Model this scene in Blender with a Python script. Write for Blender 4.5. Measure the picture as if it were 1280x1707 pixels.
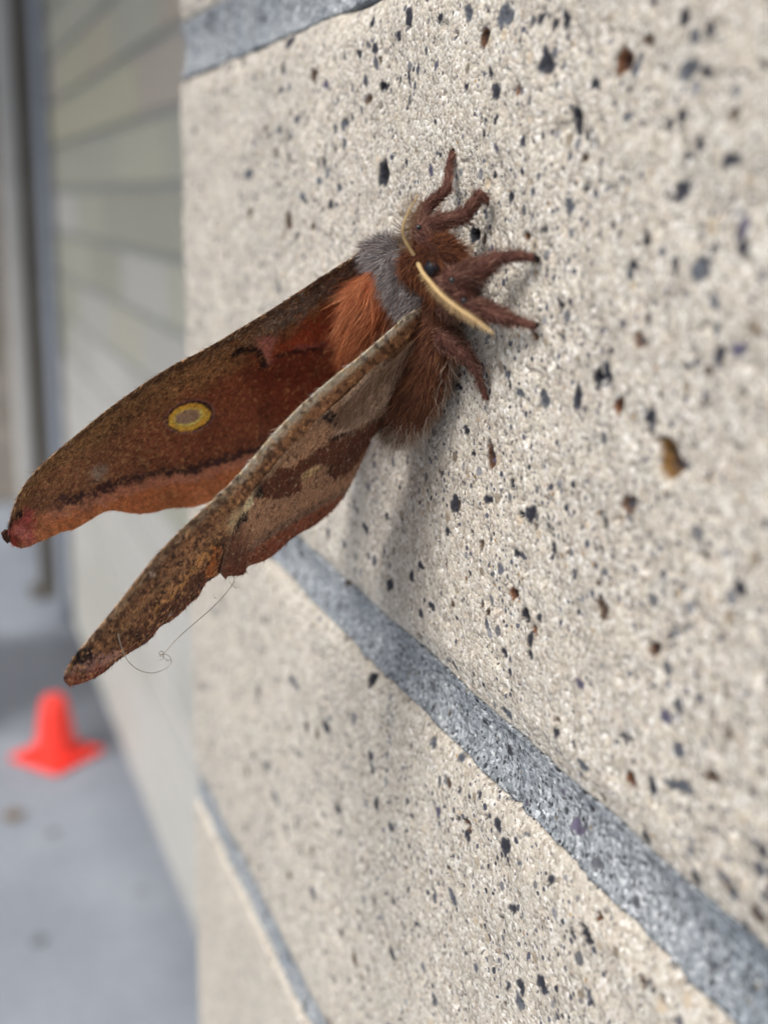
import bpy, math, random
import numpy as np
from mathutils import Matrix, Vector
rad = math.radians
scene = bpy.context.scene
for o in list(bpy.data.objects): bpy.data.objects.remove(o)
col = scene.collection

# ------------------------------------------------------------------ camera
# World: +Y runs along the wall away from the camera, +X goes into the wall, Z is up, the ground is z = 0.
H = 1.13                                   # camera height
CAM = np.array([-0.067, 0.0, H])           # 67 mm off the face of the pillar (the face is x = 0)
FPX, CX, CY = 1950.0, 640.0, 853.5         # focal length and centre for a 1280 x 1707 picture
R = np.array([[0.93028723, -0.36616754, 0.02206805],
              [-0.07286892, -0.24342081, -0.96717963],
              [0.3595216, 0.89814678, -0.2531335]])   # world -> camera (right, down, forward)
cam = bpy.data.cameras.new('camera')
cam.sensor_fit = 'VERTICAL'; cam.sensor_height = 24.0; cam.lens = FPX / 1707 * 24.0
cam.clip_start = 0.01; cam.clip_end = 500
cam.dof.use_dof = True; cam.dof.focus_distance = 0.156
cam.dof.aperture_fstop = 8.0
APERTURE = 0.0029                          # metres across
cam.dof.aperture_fstop = cam.lens / 1000.0 / APERTURE
cam.dof.aperture_blades = 0
cam_o = bpy.data.objects.new('camera', cam); col.objects.link(cam_o)
m3 = Matrix(((R[0][0], -R[1][0], -R[2][0]), (R[0][1], -R[1][1], -R[2][1]), (R[0][2], -R[1][2], -R[2][2])))
cam_o.matrix_world = Matrix.Translation(CAM) @ m3.to_4x4()
scene.camera = cam_o

# ------------------------------------------------------------------ sky and sun (bright overcast)
SUN_FROM = Vector((-0.62, -0.34, 0.80)).normalized()
world = bpy.data.worlds.new('World'); scene.world = world; world.use_nodes = True
nt = world.node_tree; nt.nodes.clear()
out = nt.nodes.new('ShaderNodeOutputWorld'); bg = nt.nodes.new('ShaderNodeBackground')
sky = nt.nodes.new('ShaderNodeTexSky'); sky.sky_type = 'NISHITA'; sky.sun_disc = False
sky.sun_elevation = math.asin(SUN_FROM.z); sky.sun_rotation = math.atan2(SUN_FROM.x, SUN_FROM.y)
sky.dust_density = 4.0; sky.air_density = 1.0
hs = nt.nodes.new('ShaderNodeHueSaturation'); hs.inputs['Saturation'].default_value = 0.35
nt.links.new(sky.outputs[0], hs.inputs['Color']); nt.links.new(hs.outputs[0], bg.inputs['Color'])
nt.links.new(bg.outputs[0], out.inputs['Surface']); bg.inputs['Strength'].default_value = 0.085
sun = bpy.data.lights.new('sun', 'SUN'); sun.energy = 1.5; sun.angle = rad(22); sun.color = (1.0, 0.965, 0.91)
sun_o = bpy.data.objects.new('sun', sun); col.objects.link(sun_o)
sun_o.rotation_euler = SUN_FROM.to_track_quat('Z', 'Y').to_euler(); sun_o.location = (-2, -1, 4)
vs = scene.view_settings
scene.display_settings.display_device = 'sRGB'
vs.view_transform = 'Standard'; vs.look = 'None'; vs.gamma = 1.0; vs.use_curve_mapping = False
vs.exposure = 0.62
scene.cycles.use_denoising = True

# ------------------------------------------------------------------ helpers
rng = np.random.default_rng(7)
def ray(px, py):
    px = np.asarray(px, float); py = np.asarray(py, float)
    d = np.stack([(px - CX) / FPX, (py - CY) / FPX, np.ones_like(px)], -1)
    return d @ R                            # world direction per metre of depth
def proj(p):
    c = (np.asarray(p) - CAM) @ R.T
    return c[..., 0] / c[..., 2] * FPX + CX, c[..., 1] / c[..., 2] * FPX + CY
def on_wall(px, py, h=0.0):                 # point h millimetres proud of the pillar's face
    r = ray(px, py); t = (-h / 1000.0 - CAM[0]) / r[..., 0]
    return CAM + r * np.asarray(t)[..., None]
def at_depth(px, py, d): return CAM + ray(px, py) * d
def plane3(a, b, c):
    A, B, Cc = at_depth(*a), at_depth(*b), at_depth(*c)
    n = np.cross(B - A, Cc - A); n /= np.linalg.norm(n)
    if n @ (CAM - A) < 0: n = -n
    return A, n
def on_plane(px, py, pl):
    r = ray(px, py); t = ((pl[0] - CAM) @ pl[1]) / (r @ pl[1])
    return CAM + r * t[..., None]
def lin(r, g, b):                           # picture colour -> linear
    c = np.array([r, g, b], float) / 255
    return np.where(c <= 0.04045, c / 12.92, ((c + 0.055) / 1.055) ** 2.4)
def vnoise(x, y, seed=0):                   # smooth value noise, 0..1
    xi = np.floor(x).astype(np.int64); yi = np.floor(y).astype(np.int64)
    fx = x - xi; fy = y - yi; fx = fx * fx * (3 - 2 * fx); fy = fy * fy * (3 - 2 * fy)
    def h(a, b):
        n = (a * 374761393 + b * 668265263 + seed * 1442695041) & 0xFFFFFFFF
        n = ((n ^ (n >> 13)) * 1274126177) & 0xFFFFFFFF
        n = ((n ^ (n >> 16)) * 2246822519) & 0xFFFFFFFF
        return ((n ^ (n >> 15)) & 0xFFFFFF) / float(0xFFFFFF)
    return (h(xi, yi) * (1 - fx) + h(xi + 1, yi) * fx) * (1 - fy) + (h(xi, yi + 1) * (1 - fx) + h(xi + 1, yi + 1) * fx) * fy
def sstep(a, b, x):
    t = np.clip((x - a) / (b - a), 0, 1); return t * t * (3 - 2 * t)

def np_mesh(name, v, faces, cols=None, smooth=True, mat=None):
    """faces: list of int arrays (n,3) or (n,4)."""
    me = bpy.data.meshes.new(name)
    v = np.ascontiguousarray(v, np.float32)
    me.vertices.add(len(v)); me.vertices.foreach_set('co', v.ravel())
    faces = [np.asarray(f, np.int32) for f in faces if len(f)]
    nl = sum(f.size for f in faces); npoly = sum(len(f) for f in faces)
    me.loops.add(nl); me.polygons.add(npoly)
    me.loops.foreach_set('vertex_index', np.concatenate([f.ravel() for f in faces]))
    tot = np.concatenate([np.full(len(f), f.shape[1], np.int32) for f in faces])
    st = np.concatenate([[0], np.cumsum(tot)[:-1]]).astype(np.int32)
    me.polygons.foreach_set('loop_start', st); me.polygons.foreach_set('loop_total', tot)
    me.polygons.foreach_set('use_smooth', np.full(npoly, smooth))
    me.update(calc_edges=True)
    if cols is not None:
        a = me.attributes.new('tint', 'FLOAT_COLOR', 'POINT')
        c = np.ones((len(v), 4), np.float32); c[:, :cols.shape[1]] = cols
        a.data.foreach_set('color', c.ravel())
    if mat: me.materials.append(mat)
    return me
def grid_faces(nu, nv, base=0):
    i = np.arange(nu - 1)[:, None] * nv + np.arange(nv - 1)[None, :] + base
    i = i.ravel(); return np.stack([i, i + nv, i + nv + 1, i + 1], 1)
def link(name, me, parent=None, loc=None):
    o = bpy.data.objects.new(name, me); col.objects.link(o)
    if parent is not None: o.parent = parent
    if loc is not None: o.location = loc
    return o
def tag(o, label=None, cat=None, group=None, kind=None):
    if label: o['label'] = label
    if cat: o['category'] = cat
    if group: o['group'] = group
    if kind: o['kind'] = kind
    return o
def empty(name, loc): return link(name, None, None, loc)
def box_mesh(name, x0, x1, y0, y1, z0, z1, mat, b=0.0):
    """box with bevelled edges of width b (chamfer), origin kept."""
    import bmesh
    bm = bmesh.new()
    bmesh.ops.create_cube(bm, size=1)
    for vv in bm.verts:
        vv.co = Vector((x0 if vv.co.x < 0 else x1, y0 if vv.co.y < 0 else y1, z0 if vv.co.z < 0 else z1))
    if b: bmesh.ops.bevel(bm, geom=list(bm.edges), offset=b, segments=1, affect='EDGES')
    me = bpy.data.meshes.new(name); bm.to_mesh(me); bm.free(); me.materials.append(mat)
    return me
def tube(pts, radii, n=8):
    pts = np.asarray(pts, float); radii = np.asarray(radii, float)
    t = np.gradient(pts, axis=0); t /= np.linalg.norm(t, axis=1)[:, None]
    up = np.array([0.31, 0.2, 0.93]); a = np.cross(t, up); a /= np.linalg.norm(a, axis=1)[:, None]; b = np.cross(t, a)
    ang = np.linspace(0, 2 * np.pi, n, endpoint=False)
    v = pts[:, None] + radii[:, None, None] * (a[:, None] * np.cos(ang)[None, :, None] + b[:, None] * np.sin(ang)[None, :, None])
    v = v.reshape(-1, 3); f = []
    k = len(pts)
    i = np.arange(k - 1)[:, None] * n; j = np.arange(n)[None, :]; j2 = (j + 1) % n
    f = np.stack([i + j, i + j2, i + n + j2, i + n + j], -1).reshape(-1, 4)
    c0, c1 = len(v), len(v) + 1
    v = np.vstack([v, pts[:1], pts[-1:]])
    jj = np.arange(n)
    t0 = np.stack([np.full(n, c0), (jj + 1) % n, jj], 1); t1 = np.stack([np.full(n, c1), (k - 1) * n + jj, (k - 1) * n + (jj + 1) % n], 1)
    return v, f, np.vstack([t0, t1])
def spline(pts, n):
    """Catmull-Rom through pts, n samples even in arc length."""
    p = np.asarray(pts, float); p = np.vstack([2 * p[0] - p[1], p, 2 * p[-1] - p[-2]])
    o = []
    for i in range(1, len(p) - 2):
        t = np.linspace(0, 1, 24, endpoint=False)[:, None]
        a, b, c, d = p[i - 1], p[i], p[i + 1], p[i + 2]
        o.append(0.5 * (2 * b + (c - a) * t + (2 * a - 5 * b + 4 * c - d) * t ** 2 + (3 * b - a - 3 * c + d) * t ** 3))
    o.append(p[-2][None]); o = np.vstack(o)
    s = np.concatenate([[0], np.cumsum(np.linalg.norm(np.diff(o[:, :2], axis=0), axis=1))])
    q = np.linspace(0, s[-1], n)
    return np.stack([np.interp(q, s, o[:, k]) for k in range(o.shape[1])], 1)

# ------------------------------------------------------------------ materials
def new_mat(name):
    m = bpy.data.materials.new(name); m.use_nodes = True
    n = m.node_tree; b = n.nodes['Principled BSDF']; return m, n, b
def nd(n, t, **kw):
    x = n.nodes.new(t)
    for k, v in kw.items(): setattr(x, k, v)
    return x
def ramp(n, fac, stops, interp='LINEAR'):
    r = nd(n, 'ShaderNodeValToRGB'); r.color_ramp.interpolation = interp
    e = r.color_ramp.elements
    while len(e) < len(stops): e.new(0.5)
    for el, (p, c) in zip(e, stops): el.position = p; el.color = (*c, 1) if len(c) == 3 else c
    n.links.new(fac, r.inputs[0]); return r.outputs[0]
def mix(n, fac, a, b, mode='MIX'):
    x = nd(n, 'ShaderNodeMix', data_type='RGBA', blend_type=mode)
    for s, vv in ((0, fac), (6, a), (7, b)):
        if hasattr(vv, 'is_output'): n.links.new(vv, x.inputs[s])
        elif s == 0: x.inputs[0].default_value = vv
        else: x.inputs[s].default_value = (*vv, 1)
    return x.outputs[2]
def math_(n, op, a, b=None, c=None):
    x = nd(n, 'ShaderNodeMath', operation=op)
    for s, vv in enumerate((a, b, c)):
        if vv is None: continue
        if hasattr(vv, 'is_output'): n.links.new(vv, x.inputs[s])
        else: x.inputs[s].default_value = vv
    return x.outputs[0]
def vor(n, vec, scale, feature='F1'):
    x = nd(n, 'ShaderNodeTexVoronoi', feature=feature); x.inputs['Scale'].default_value = scale
    n.links.new(vec, x.inputs['Vector']); return x
def noise(n, vec, scale, detail=3, rough=0.55):
    x = nd(n, 'ShaderNodeTexNoise'); x.inputs['Scale'].default_value = scale; x.inputs['Detail'].default_value = detail
    x.inputs['Roughness'].default_value = rough; n.links.new(vec, x.inputs['Vector']); return x.outputs[0]
def rgb_r(n, c):
    s = nd(n, 'ShaderNodeSeparateColor'); n.links.new(c, s.inputs[0]); return s.outputs
def speck(n, vec, scale, prob, r0, r1, jitter=0.25):
    """mask of scattered grains: some cells of a Voronoi, each a ragged dot."""
    ns = nd(n, 'ShaderNodeTexNoise'); ns.inputs['Scale'].default_value = scale * 1.6; ns.inputs['Detail'].default_value = 1
    n.links.new(vec, ns.inputs['Vector'])
    v = vor(n, vec, scale); ch = rgb_r(n, v.outputs['Color'])
    pick = math_(n, 'LESS_THAN', ch[0], prob)
    d = math_(n, 'ADD', v.outputs['Distance'], math_(n, 'MULTIPLY', math_(n, 'SUBTRACT', ns.outputs[0], 0.5), jitter))
    rr = math_(n, 'MULTIPLY_ADD', ch[1], r1 - r0, r0)
    q = math_(n, 'SUBTRACT', rr, d)
    dot = math_(n, 'MULTIPLY', q, 14.0); cl = nd(n, 'ShaderNodeClamp'); n.links.new(dot, cl.inputs[0])
    return math_(n, 'MULTIPLY', pick, cl.outputs[0]), ch[2]
def block_material(name, tone=1.0, warm=0.0, use_tint=True, grey=False):
    m, n, b = new_mat(name)
    tc = nd(n, 'ShaderNodeTexCoord').outputs['Object']
    g1 = vor(n, tc, 1900); c1 = rgb_r(n, g1.outputs['Color'])
    if not grey:
        base = ramp(n, c1[0], [(0.0, (.20, .18, .16)), (.16, (.40, .36, .305)), (.42, (.54, .495, .43)), (.72, (.64, .60, .53)), (.90, (.74, .71, .66)), (1.0, (.92, .91, .89))])
        g2 = vor(n, tc, 620); c2 = rgb_r(n, g2.outputs['Color'])
        base = mix(n, 0.28, base, ramp(n, c2[1], [(0.0, (.47, .41, .34)), (.3, (.60, .54, .45)), (.6, (.66, .62, .55)), (.85, (.58, .49, .41)), (1.0, (.63, .53, .38))], 'CONSTANT'))
        big = noise(n, tc, 28, 4)
        base = mix(n, 1.0, base, ramp(n, big, [(.3, (.90, .88, .86)), (.7, (1.06, 1.03, .99))]), 'MULTIPLY')
        sp = [(2700, .16, .12, .42, (.17, .165, .175)), (1500, .20, .12, .42, (.115, .112, .13)), (950, .22, .12, .40, (.085, .085, .105)), (560, .16, .10, .32, (.06, .06, .078)), (900, .06, .1, .34, (.30, .20, .11)), (340, .15, .10, .32, (.17, .165, .17)), (300, .10, .1, .30, (.34, .28, .21)), (210, .06, .10, .26, (.09, .09, .105))]
    else:
        base = ramp(n, c1[0], [(0.0, (.10, .11, .12)), (.2, (.20, .22, .24)), (.55, (.30, .325, .35)), (.85, (.40, .42, .445)), (1.0, (.60, .62, .64))])
        big = noise(n, tc, 60, 4)
        base = mix(n, 1.0, base, ramp(n, big, [(.3, (.72, .76, .80)), (.7, (1.12, 1.1, 1.08))]), 'MULTIPLY')
        sp = [(2600, .22, .12, .42, (.10, .105, .115)), (1350, .42, .14, .46, (.035, .038, .043)), (800, .24, .14, .40, (.035, .038, .042)), (900, .07, .15, .32, (.17, .14, .09)), (1600, .10, .1, .4, (.55, .57, .6))]
    for sc, pr, r0, r1, cc in sp:
        mk, rnd = speck(n, tc, sc, pr, r0, r1)
        base = mix(n, mk, base, mix(n, rnd, tuple(q * .55 for q in cc), tuple(min(1, q * 1.7) for q in cc)))
    if use_tint:
        at = nd(n, 'ShaderNodeAttribute', attribute_name='tint')
        base = mix(n, at.outputs['Alpha'], base, at.outputs['Color'])
    base = mix(n, 1.0, base, (tone * (1 + warm), tone, tone * (1 - warm)), 'MULTIPLY')
    n.links.new(base, b.inputs['Base Color']); b.inputs['Roughness'].default_value = 0.82
    b.inputs['Specular IOR Level'].default_value = 0.3
    bump = nd(n, 'ShaderNodeBump'); bump.inputs['Strength'].default_value = 0.55; bump.inputs['Distance'].default_value = 0.00035
    hgt = math_(n, 'ADD', math_(n, 'MULTIPLY', g1.outputs['Distance'], -1.1), math_(n, 'MULTIPLY', noise(n, tc, 1300, 3), 1.0))
    n.links.new(hgt, bump.inputs['Height']); n.links.new(bump.outputs[0], b.inputs['Normal'])
    return m
M = {}
M['block'] = block_material('speckled_concrete_block', 1.04, -.018)
M['mortar'] = block_material('grey_mortar', 1.08, grey=True)
M['block_plain'] = block_material('plain_concrete_block', 1.04, -.018, use_tint=False)
M['mortar_plain'] = block_material('plain_grey_mortar', 1.08, grey=True, use_tint=False)
def far_block_material(name, stops, speckle=0.12):
    m, n, b = new_mat(name)
    oi = nd(n, 'ShaderNodeObjectInfo'); tc = nd(n, 'ShaderNodeTexCoord').outputs['Object']
    base = ramp(n, oi.outputs['Random'], stops)
    base = mix(n, 1.0, base, ramp(n, noise(n, tc, 90, 4), [(.3, (.86, .86, .86)), (.7, (1.1, 1.1, 1.1))]), 'MULTIPLY')
    mk, rnd = speck(n, tc, 300, .2, .1, .35)
    base = mix(n, math_(n, 'MULTIPLY', mk, .7), base, (.1, .1, .11))
    n.links.new(base, b.inputs['Base Color']); b.inputs['Roughness'].default_value = .85
    bump = nd(n, 'ShaderNodeBump'); bump.inputs['Strength'].default_value = .4; bump.inputs['Distance'].default_value = .001
    n.links.new(noise(n, tc, 500, 3), bump.inputs['Height']); n.links.new(bump.outputs[0], b.inputs['Normal'])
    return m
M['far_block'] = far_block_material('pale_green_grey_block', [(0, (.37, .37, .31)), (.3, (.43, .43, .36)), (.6, (.47, .46, .39)), (.8, (.50, .48, .36)), (.9, (.46, .40, .34)), (1, (.52, .51, .45))])
M['low_block'] = far_block_material('off_white_block', [(0, (.45, .445, .415)), (.5, (.50, .495, .465)), (1, (.54, .53, .505))])
M['end_block'] = far_block_material('brown_grey_block', [(0, (.27, .235, .205)), (.5, (.31, .275, .24)), (1, (.36, .32, .285))])
def simple_noise(name, c0, c1, scale, rough=.8, bump=0.0, bscale=200, spec=.4):
    m, n, b = new_mat(name)
    tc = nd(n, 'ShaderNodeTexCoord').outputs['Object']
    n.links.new(ramp(n, noise(n, tc, scale, 5), [(.3, c0), (.7, c1)]), b.inputs['Base Color'])
    b.inputs['Roughness'].default_value = rough; b.inputs['Specular IOR Level'].default_value = spec
    if bump:
        bu = nd(n, 'ShaderNodeBump'); bu.inputs['Strength'].default_value = .5; bu.inputs['Distance'].default_value = bump
        n.links.new(noise(n, tc, bscale, 3), bu.inputs['Height']); n.links.new(bu.outputs[0], b.inputs['Normal'])
    return m
M['far_mortar'] = simple_noise('far_grey_mortar', (.29, .295, .28), (.35, .355, .34), 60, .9, .001)
M['pipe'] = simple_noise('blue_grey_painted_pipe', (.27, .305, .37), (.31, .345, .41), 20, .55)
M['trim'] = simple_noise('off_white_trim', (.52, .51, .49), (.60, .59, .57), 14, .6)
M['steel'] = simple_noise('dark_brown_steel', (.10, .092, .08), (.135, .125, .11), 14, .55)
M['cone'] = simple_noise('fluorescent_orange_plastic', (.93, .045, .03), (.96, .06, .04), 30, .42)
M['leaf'] = simple_noise('dry_leaf', (.16, .105, .055), (.26, .18, .10), 90, .8)
M['pebble'] = simple_noise('grey_pebble', (.10, .105, .115), (.19, .19, .20), 120, .8)
M['fibre'] = simple_noise('pale_fibre', (.34, .30, .25), (.46, .41, .35), 300, .5)
M['glossy_black'] = simple_noise('glossy_black', (.006, .006, .008), (.012, .012, .015), 2000, .08, spec=.6)
M['eye'] = simple_noise('dark_eye', (.006, .007, .012), (.014, .015, .022), 4000, .5, spec=.25)
M['antenna'] = simple_noise('tan_antenna', (.46, .31, .14), (.60, .43, .21), 1500, .55)
M['quill'] = simple_noise('tan_quill', (.40, .29, .16), (.52, .38, .21), 900, .55)
def ground_material():
    m, n, b = new_mat('grey_concrete_paving')
    tc = nd(n, 'ShaderNodeTexCoord').outputs['Object']
    base = ramp(n, noise(n, tc, 3.2, 6, .6), [(.3, (.245, .275, .325)), (.7, (.34, .37, .425))])
    base = mix(n, 1.0, base, ramp(n, noise(n, tc, 60, 4), [(.3, (.86, .86, .86)), (.7, (1.1, 1.1, 1.1))]), 'MULTIPLY')
    mk, r = speck(n, tc, 14, .16, .08, .22)
    base = mix(n, math_(n, 'MULTIPLY', mk, .55), base, (.10, .105, .12))
    mk, r = speck(n, tc, 9, .12, .08, .2)
    base = mix(n, math_(n, 'MULTIPLY', mk, .5), base, (.48, .50, .54))
    # a darker band that crosses the paving beyond the cone
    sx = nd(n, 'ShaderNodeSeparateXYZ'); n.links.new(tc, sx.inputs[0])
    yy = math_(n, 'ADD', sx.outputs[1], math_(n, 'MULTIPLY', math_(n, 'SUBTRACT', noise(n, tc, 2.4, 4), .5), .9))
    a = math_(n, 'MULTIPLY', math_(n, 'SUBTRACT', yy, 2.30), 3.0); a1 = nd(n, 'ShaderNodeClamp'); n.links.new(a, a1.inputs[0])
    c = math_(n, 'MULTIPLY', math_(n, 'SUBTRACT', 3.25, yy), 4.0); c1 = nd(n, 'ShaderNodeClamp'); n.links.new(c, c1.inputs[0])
    dark_band = math_(n, 'MULTIPLY', a1.outputs[0], c1.outputs[0])
    base = mix(n, math_(n, 'MULTIPLY', dark_band, .85), base, mix(n, 1.0, base, (.30, .30, .31), 'MULTIPLY'))
    # contact shade along the foot of the wall, painted into the colour
    dx_ = math_(n, 'ADD', sx.outputs[0], math_(n, 'MULTIPLY', noise(n, tc, 9, 3), .08))
    d1 = nd(n, 'ShaderNodeClamp'); n.links.new(math_(n, 'MULTIPLY', math_(n, 'SUBTRACT', dx_, .20), 6.0), d1.inputs[0])
    base = mix(n, math_(n, 'MULTIPLY', d1.outputs[0], .55), base, mix(n, 1.0, base, (.45, .45, .47), 'MULTIPLY'))
    n.links.new(base, b.inputs['Base Color'])
    n.links.new(math_(n, 'MULTIPLY_ADD', dark_band, -.2, .8), b.inputs['Roughness'])
    return m
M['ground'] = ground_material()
def tint_material(name, rough=.7, translucent=0.0, speckle=0.0, spec=.25, sheen=0.0):
    m, n, b = new_mat(name)
    at = nd(n, 'ShaderNodeAttribute', attribute_name='tint')
    c = at.outputs['Color']
    if speckle:
        tc = nd(n, 'ShaderNodeTexCoord').outputs['Object']
        v = vor(n, tc, 4200); ch = rgb_r(n, v.outputs['Color'])
        c = mix(n, 1.0, c, ramp(n, ch[0], [(0, (1 - speckle,) * 3), (.55, (1, 1, 1)), (1, (1 + speckle * .8,) * 3)]), 'MULTIPLY')
        bu = nd(n, 'ShaderNodeBump'); bu.inputs['Strength'].default_value = .5; bu.inputs['Distance'].default_value = .00012
        n.links.new(math_(n, 'ADD', ch[1], noise(n, tc, 1500, 3)), bu.inputs['Height']); n.links.new(bu.outputs[0], b.inputs['Normal'])
    n.links.new(c, b.inputs['Base Color']); b.inputs['Roughness'].default_value = rough
    b.inputs['Specular IOR Level'].default_value = spec
    if sheen:
        b.inputs['Sheen Weight'].default_value = sheen
    if translucent:
        tr = nd(n, 'ShaderNodeBsdfTranslucent'); n.links.new(c, tr.inputs['Color'])
        ms = nd(n, 'ShaderNodeMixShader'); ms.inputs[0].default_value = translucent
        n.links.new(b.outputs[0], ms.inputs[1]); n.links.new(tr.outputs[0], ms.inputs[2])
        n.links.new(ms.outputs[0], n.nodes['Material Output'].inputs['Surface'])
    return m
M['wing'] = tint_material('moth_wing_scales', .75, .14, .38)
M['fur'] = tint_material('moth_fur', .62, 0.12, 0, .3)
M['skin'] = tint_material('moth_body_skin', .8, 0, .3)

# ------------------------------------------------------------------ setting: ground
v = np.array([[-60, -60, 0], [60, -60, 0], [60, 60, 0], [-60, 60, 0]], float)
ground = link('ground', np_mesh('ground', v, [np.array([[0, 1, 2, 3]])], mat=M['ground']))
tag(ground, 'blue grey concrete paving beside the block wall', 'paving', kind='structure')

# ------------------------------------------------------------------ near pillar: blocks and mortar beds with real pits and stones
YC = 0.318                                   # the pillar's far corner
XB = 0.276                                   # it stands this far proud of the wall behind
STONES = [  # picture position, half width, half height, kind (the stones and pits one can pick out)
 (783,22,9,14,'g'),(840,25,10,22,'g'),(808,62,8,18,'rd'),(946,32,7,16,'d'),(1043,103,14,26,'r'),(1085,67,9,14,'b'),(1145,30,9,14,'d'),(1190,50,9,12,'d'),(1182,120,10,12,'d'),(1062,117,8,12,'g'),
 (958,200,11,24,'k'),(828,152,8,14,'d'),(864,150,5,10,'r'),(828,200,5,9,'d'),(993,140,8,12,'d'),(1048,195,8,8,'g'),(1140,193,12,10,'d'),(1228,190,9,14,'b'),(1170,240,9,13,'d'),(1220,267,16,14,'d'),
 (1138,313,11,15,'d'),(973,263,6,10,'b'),(975,315,7,8,'k'),(1079,400,8,12,'k'),(1240,415,12,15,'d'),(1057,442,7,9,'d'),(785,392,8,15,'k'),(875,395,5,9,'r'),(907,382,5,6,'d'),(872,235,5,9,'d'),
 (829,247,4,7,'p'),(806,223,4,7,'d'),(780,145,4,7,'d'),(648,145,4,7,'d'),(640,290,8,27,'k'),(616,165,6,9,'b'),(496,198,5,8,'g'),(478,70,6,12,'d'),(524,125,5,12,'b'),(480,370,6,14,'b'),(414,290,7,9,'g'),(640,145,5,10,'k'),(560,215,4,8,'g'),
 (665,60,4,10,'d'),(618,37,4,9,'d'),(993,630,11,15,'k'),(1030,677,11,17,'r'),(903,665,10,14,'g'),(1068,568,12,12,'rg'),(1200,590,10,14,'d'),(1180,620,10,8,'b'),(866,655,8,7,'g'),(885,560,8,7,'r'),(1085,695,12,13,'d'),
 (817,760,9,22,'rd'),(786,756,4,6,'d'),(764,645,6,6,'d'),(733,790,4,5,'d'),(1112,766,24,32,'h'),(1046,840,12,18,'rg'),(869,858,5,6,'k'),(804,907,5,9,'b'),(862,922,6,8,'d'),(920,915,6,9,'d'),(747,885,5,7,'d'),
 (853,990,7,13,'r'),(875,1025,8,15,'k'),(901,1030,6,7,'d'),(895,1050,6,9,'r'),(816,1020,4,8,'b'),(1086,1082,11,14,'rd'),(724,1010,4,9,'d'),(755,1112,4,7,'d'),(975,1275,9,10,'g'),(1052,1298,9,15,'r'),(1185,1295,11,15,'b'),
 (960,1240,5,6,'d'),(1110,1195,9,14,'p'),(1040,1233,8,9,'d'),(1072,1397,10,12,'d'),(965,1350,6,9,'d'),(1255,1525,13,18,'b'),(1225,1550,9,14,'d'),(842,1087,5,10,'d'),(888,1090,5,10,'d'),(838,1190,8,10,'g'),
 (778,1377,7,12,'rd'),(827,1376,7,13,'d'),(840,1412,9,18,'d'),(753,1495,7,14,'g'),(855,1515,7,9,'d'),(972,1560,14,12,'k'),(903,1640,10,18,'d'),(870,1645,7,15,'d'),(983,1670,6,9,'d'),(1067,1637,8,11,'b'),
 (865,1490,4,6,'r'),(985,1530,6,8,'r'),(972,1443,9,11,'g'),(1034,1508,9,9,'g'),(833,1330,5,7,'g'),(489,1135,7,10,'g'),(542,1213,7,11,'d'),(620,1280,5,8,'d'),(560,1350,5,9,'d'),(525,1490,5,9,'g'),(655,1590,6,9,'d'),(460,1330,6,9,'g'),
 (652,975,5,12,'d'),(690,960,5,9,'d'),(610,880,5,9,'d'),(645,860,4,7,'d'),(470,150,4,7,'g'),(540,270,4,9,'d'),(575,240,4,9,'g'),(505,330,4,7,'g'),(600,90,4,8,'d'),(730,110,4,8,'p'),(890,320,5,7,'g'),(935,560,5,6,'d')]
KINDS = {  # rim colour, heart colour, pit depth in mm
 'd': ((.045,.045,.058), (.028,.028,.036), .15), 'k': ((.030,.030,.038), (.010,.010,.013), .9), 'g': ((.115,.12,.135), (.09,.095,.11), .1),
 'p': ((.115,.10,.15), (.09,.08,.12), .08), 'b': ((.12,.075,.045), (.06,.04,.03), .35), 'r': ((.15,.06,.025), (.035,.018,.014), .9),
 'rd': ((.11,.05,.025), (.014,.013,.016), 1.0), 'rg': ((.14,.07,.035), (.07,.07,.08), .6), 'h': ((.17,.085,.02), (.03,.027,.032), 2.2)}
def stone_list():
    L = []
    for px, py, w, h, k in STONES:
        c = on_wall(px, py); d = (c - CAM) @ R[2]
        e = on_wall(px + 1, py); dy = abs(e[1] - c[1])
        L.append((c[1], c[2], w * dy, h * d / FPX, k))
    return L
stones = stone_list()
for i in range(1700):                         # the rest, at random
    r = 0.0004 + 0.0009 * rng.random() ** 3
    L_ = (rng.uniform(.05, YC), rng.uniform(H - .30, H + .15), r * rng.uniform(.8, 1.5), r * rng.uniform(.8, 1.3), rng.choice(['d', 'd', 'd', 'g', 'g', 'p', 'b', 'k']))
    stones.append(L_)
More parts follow.
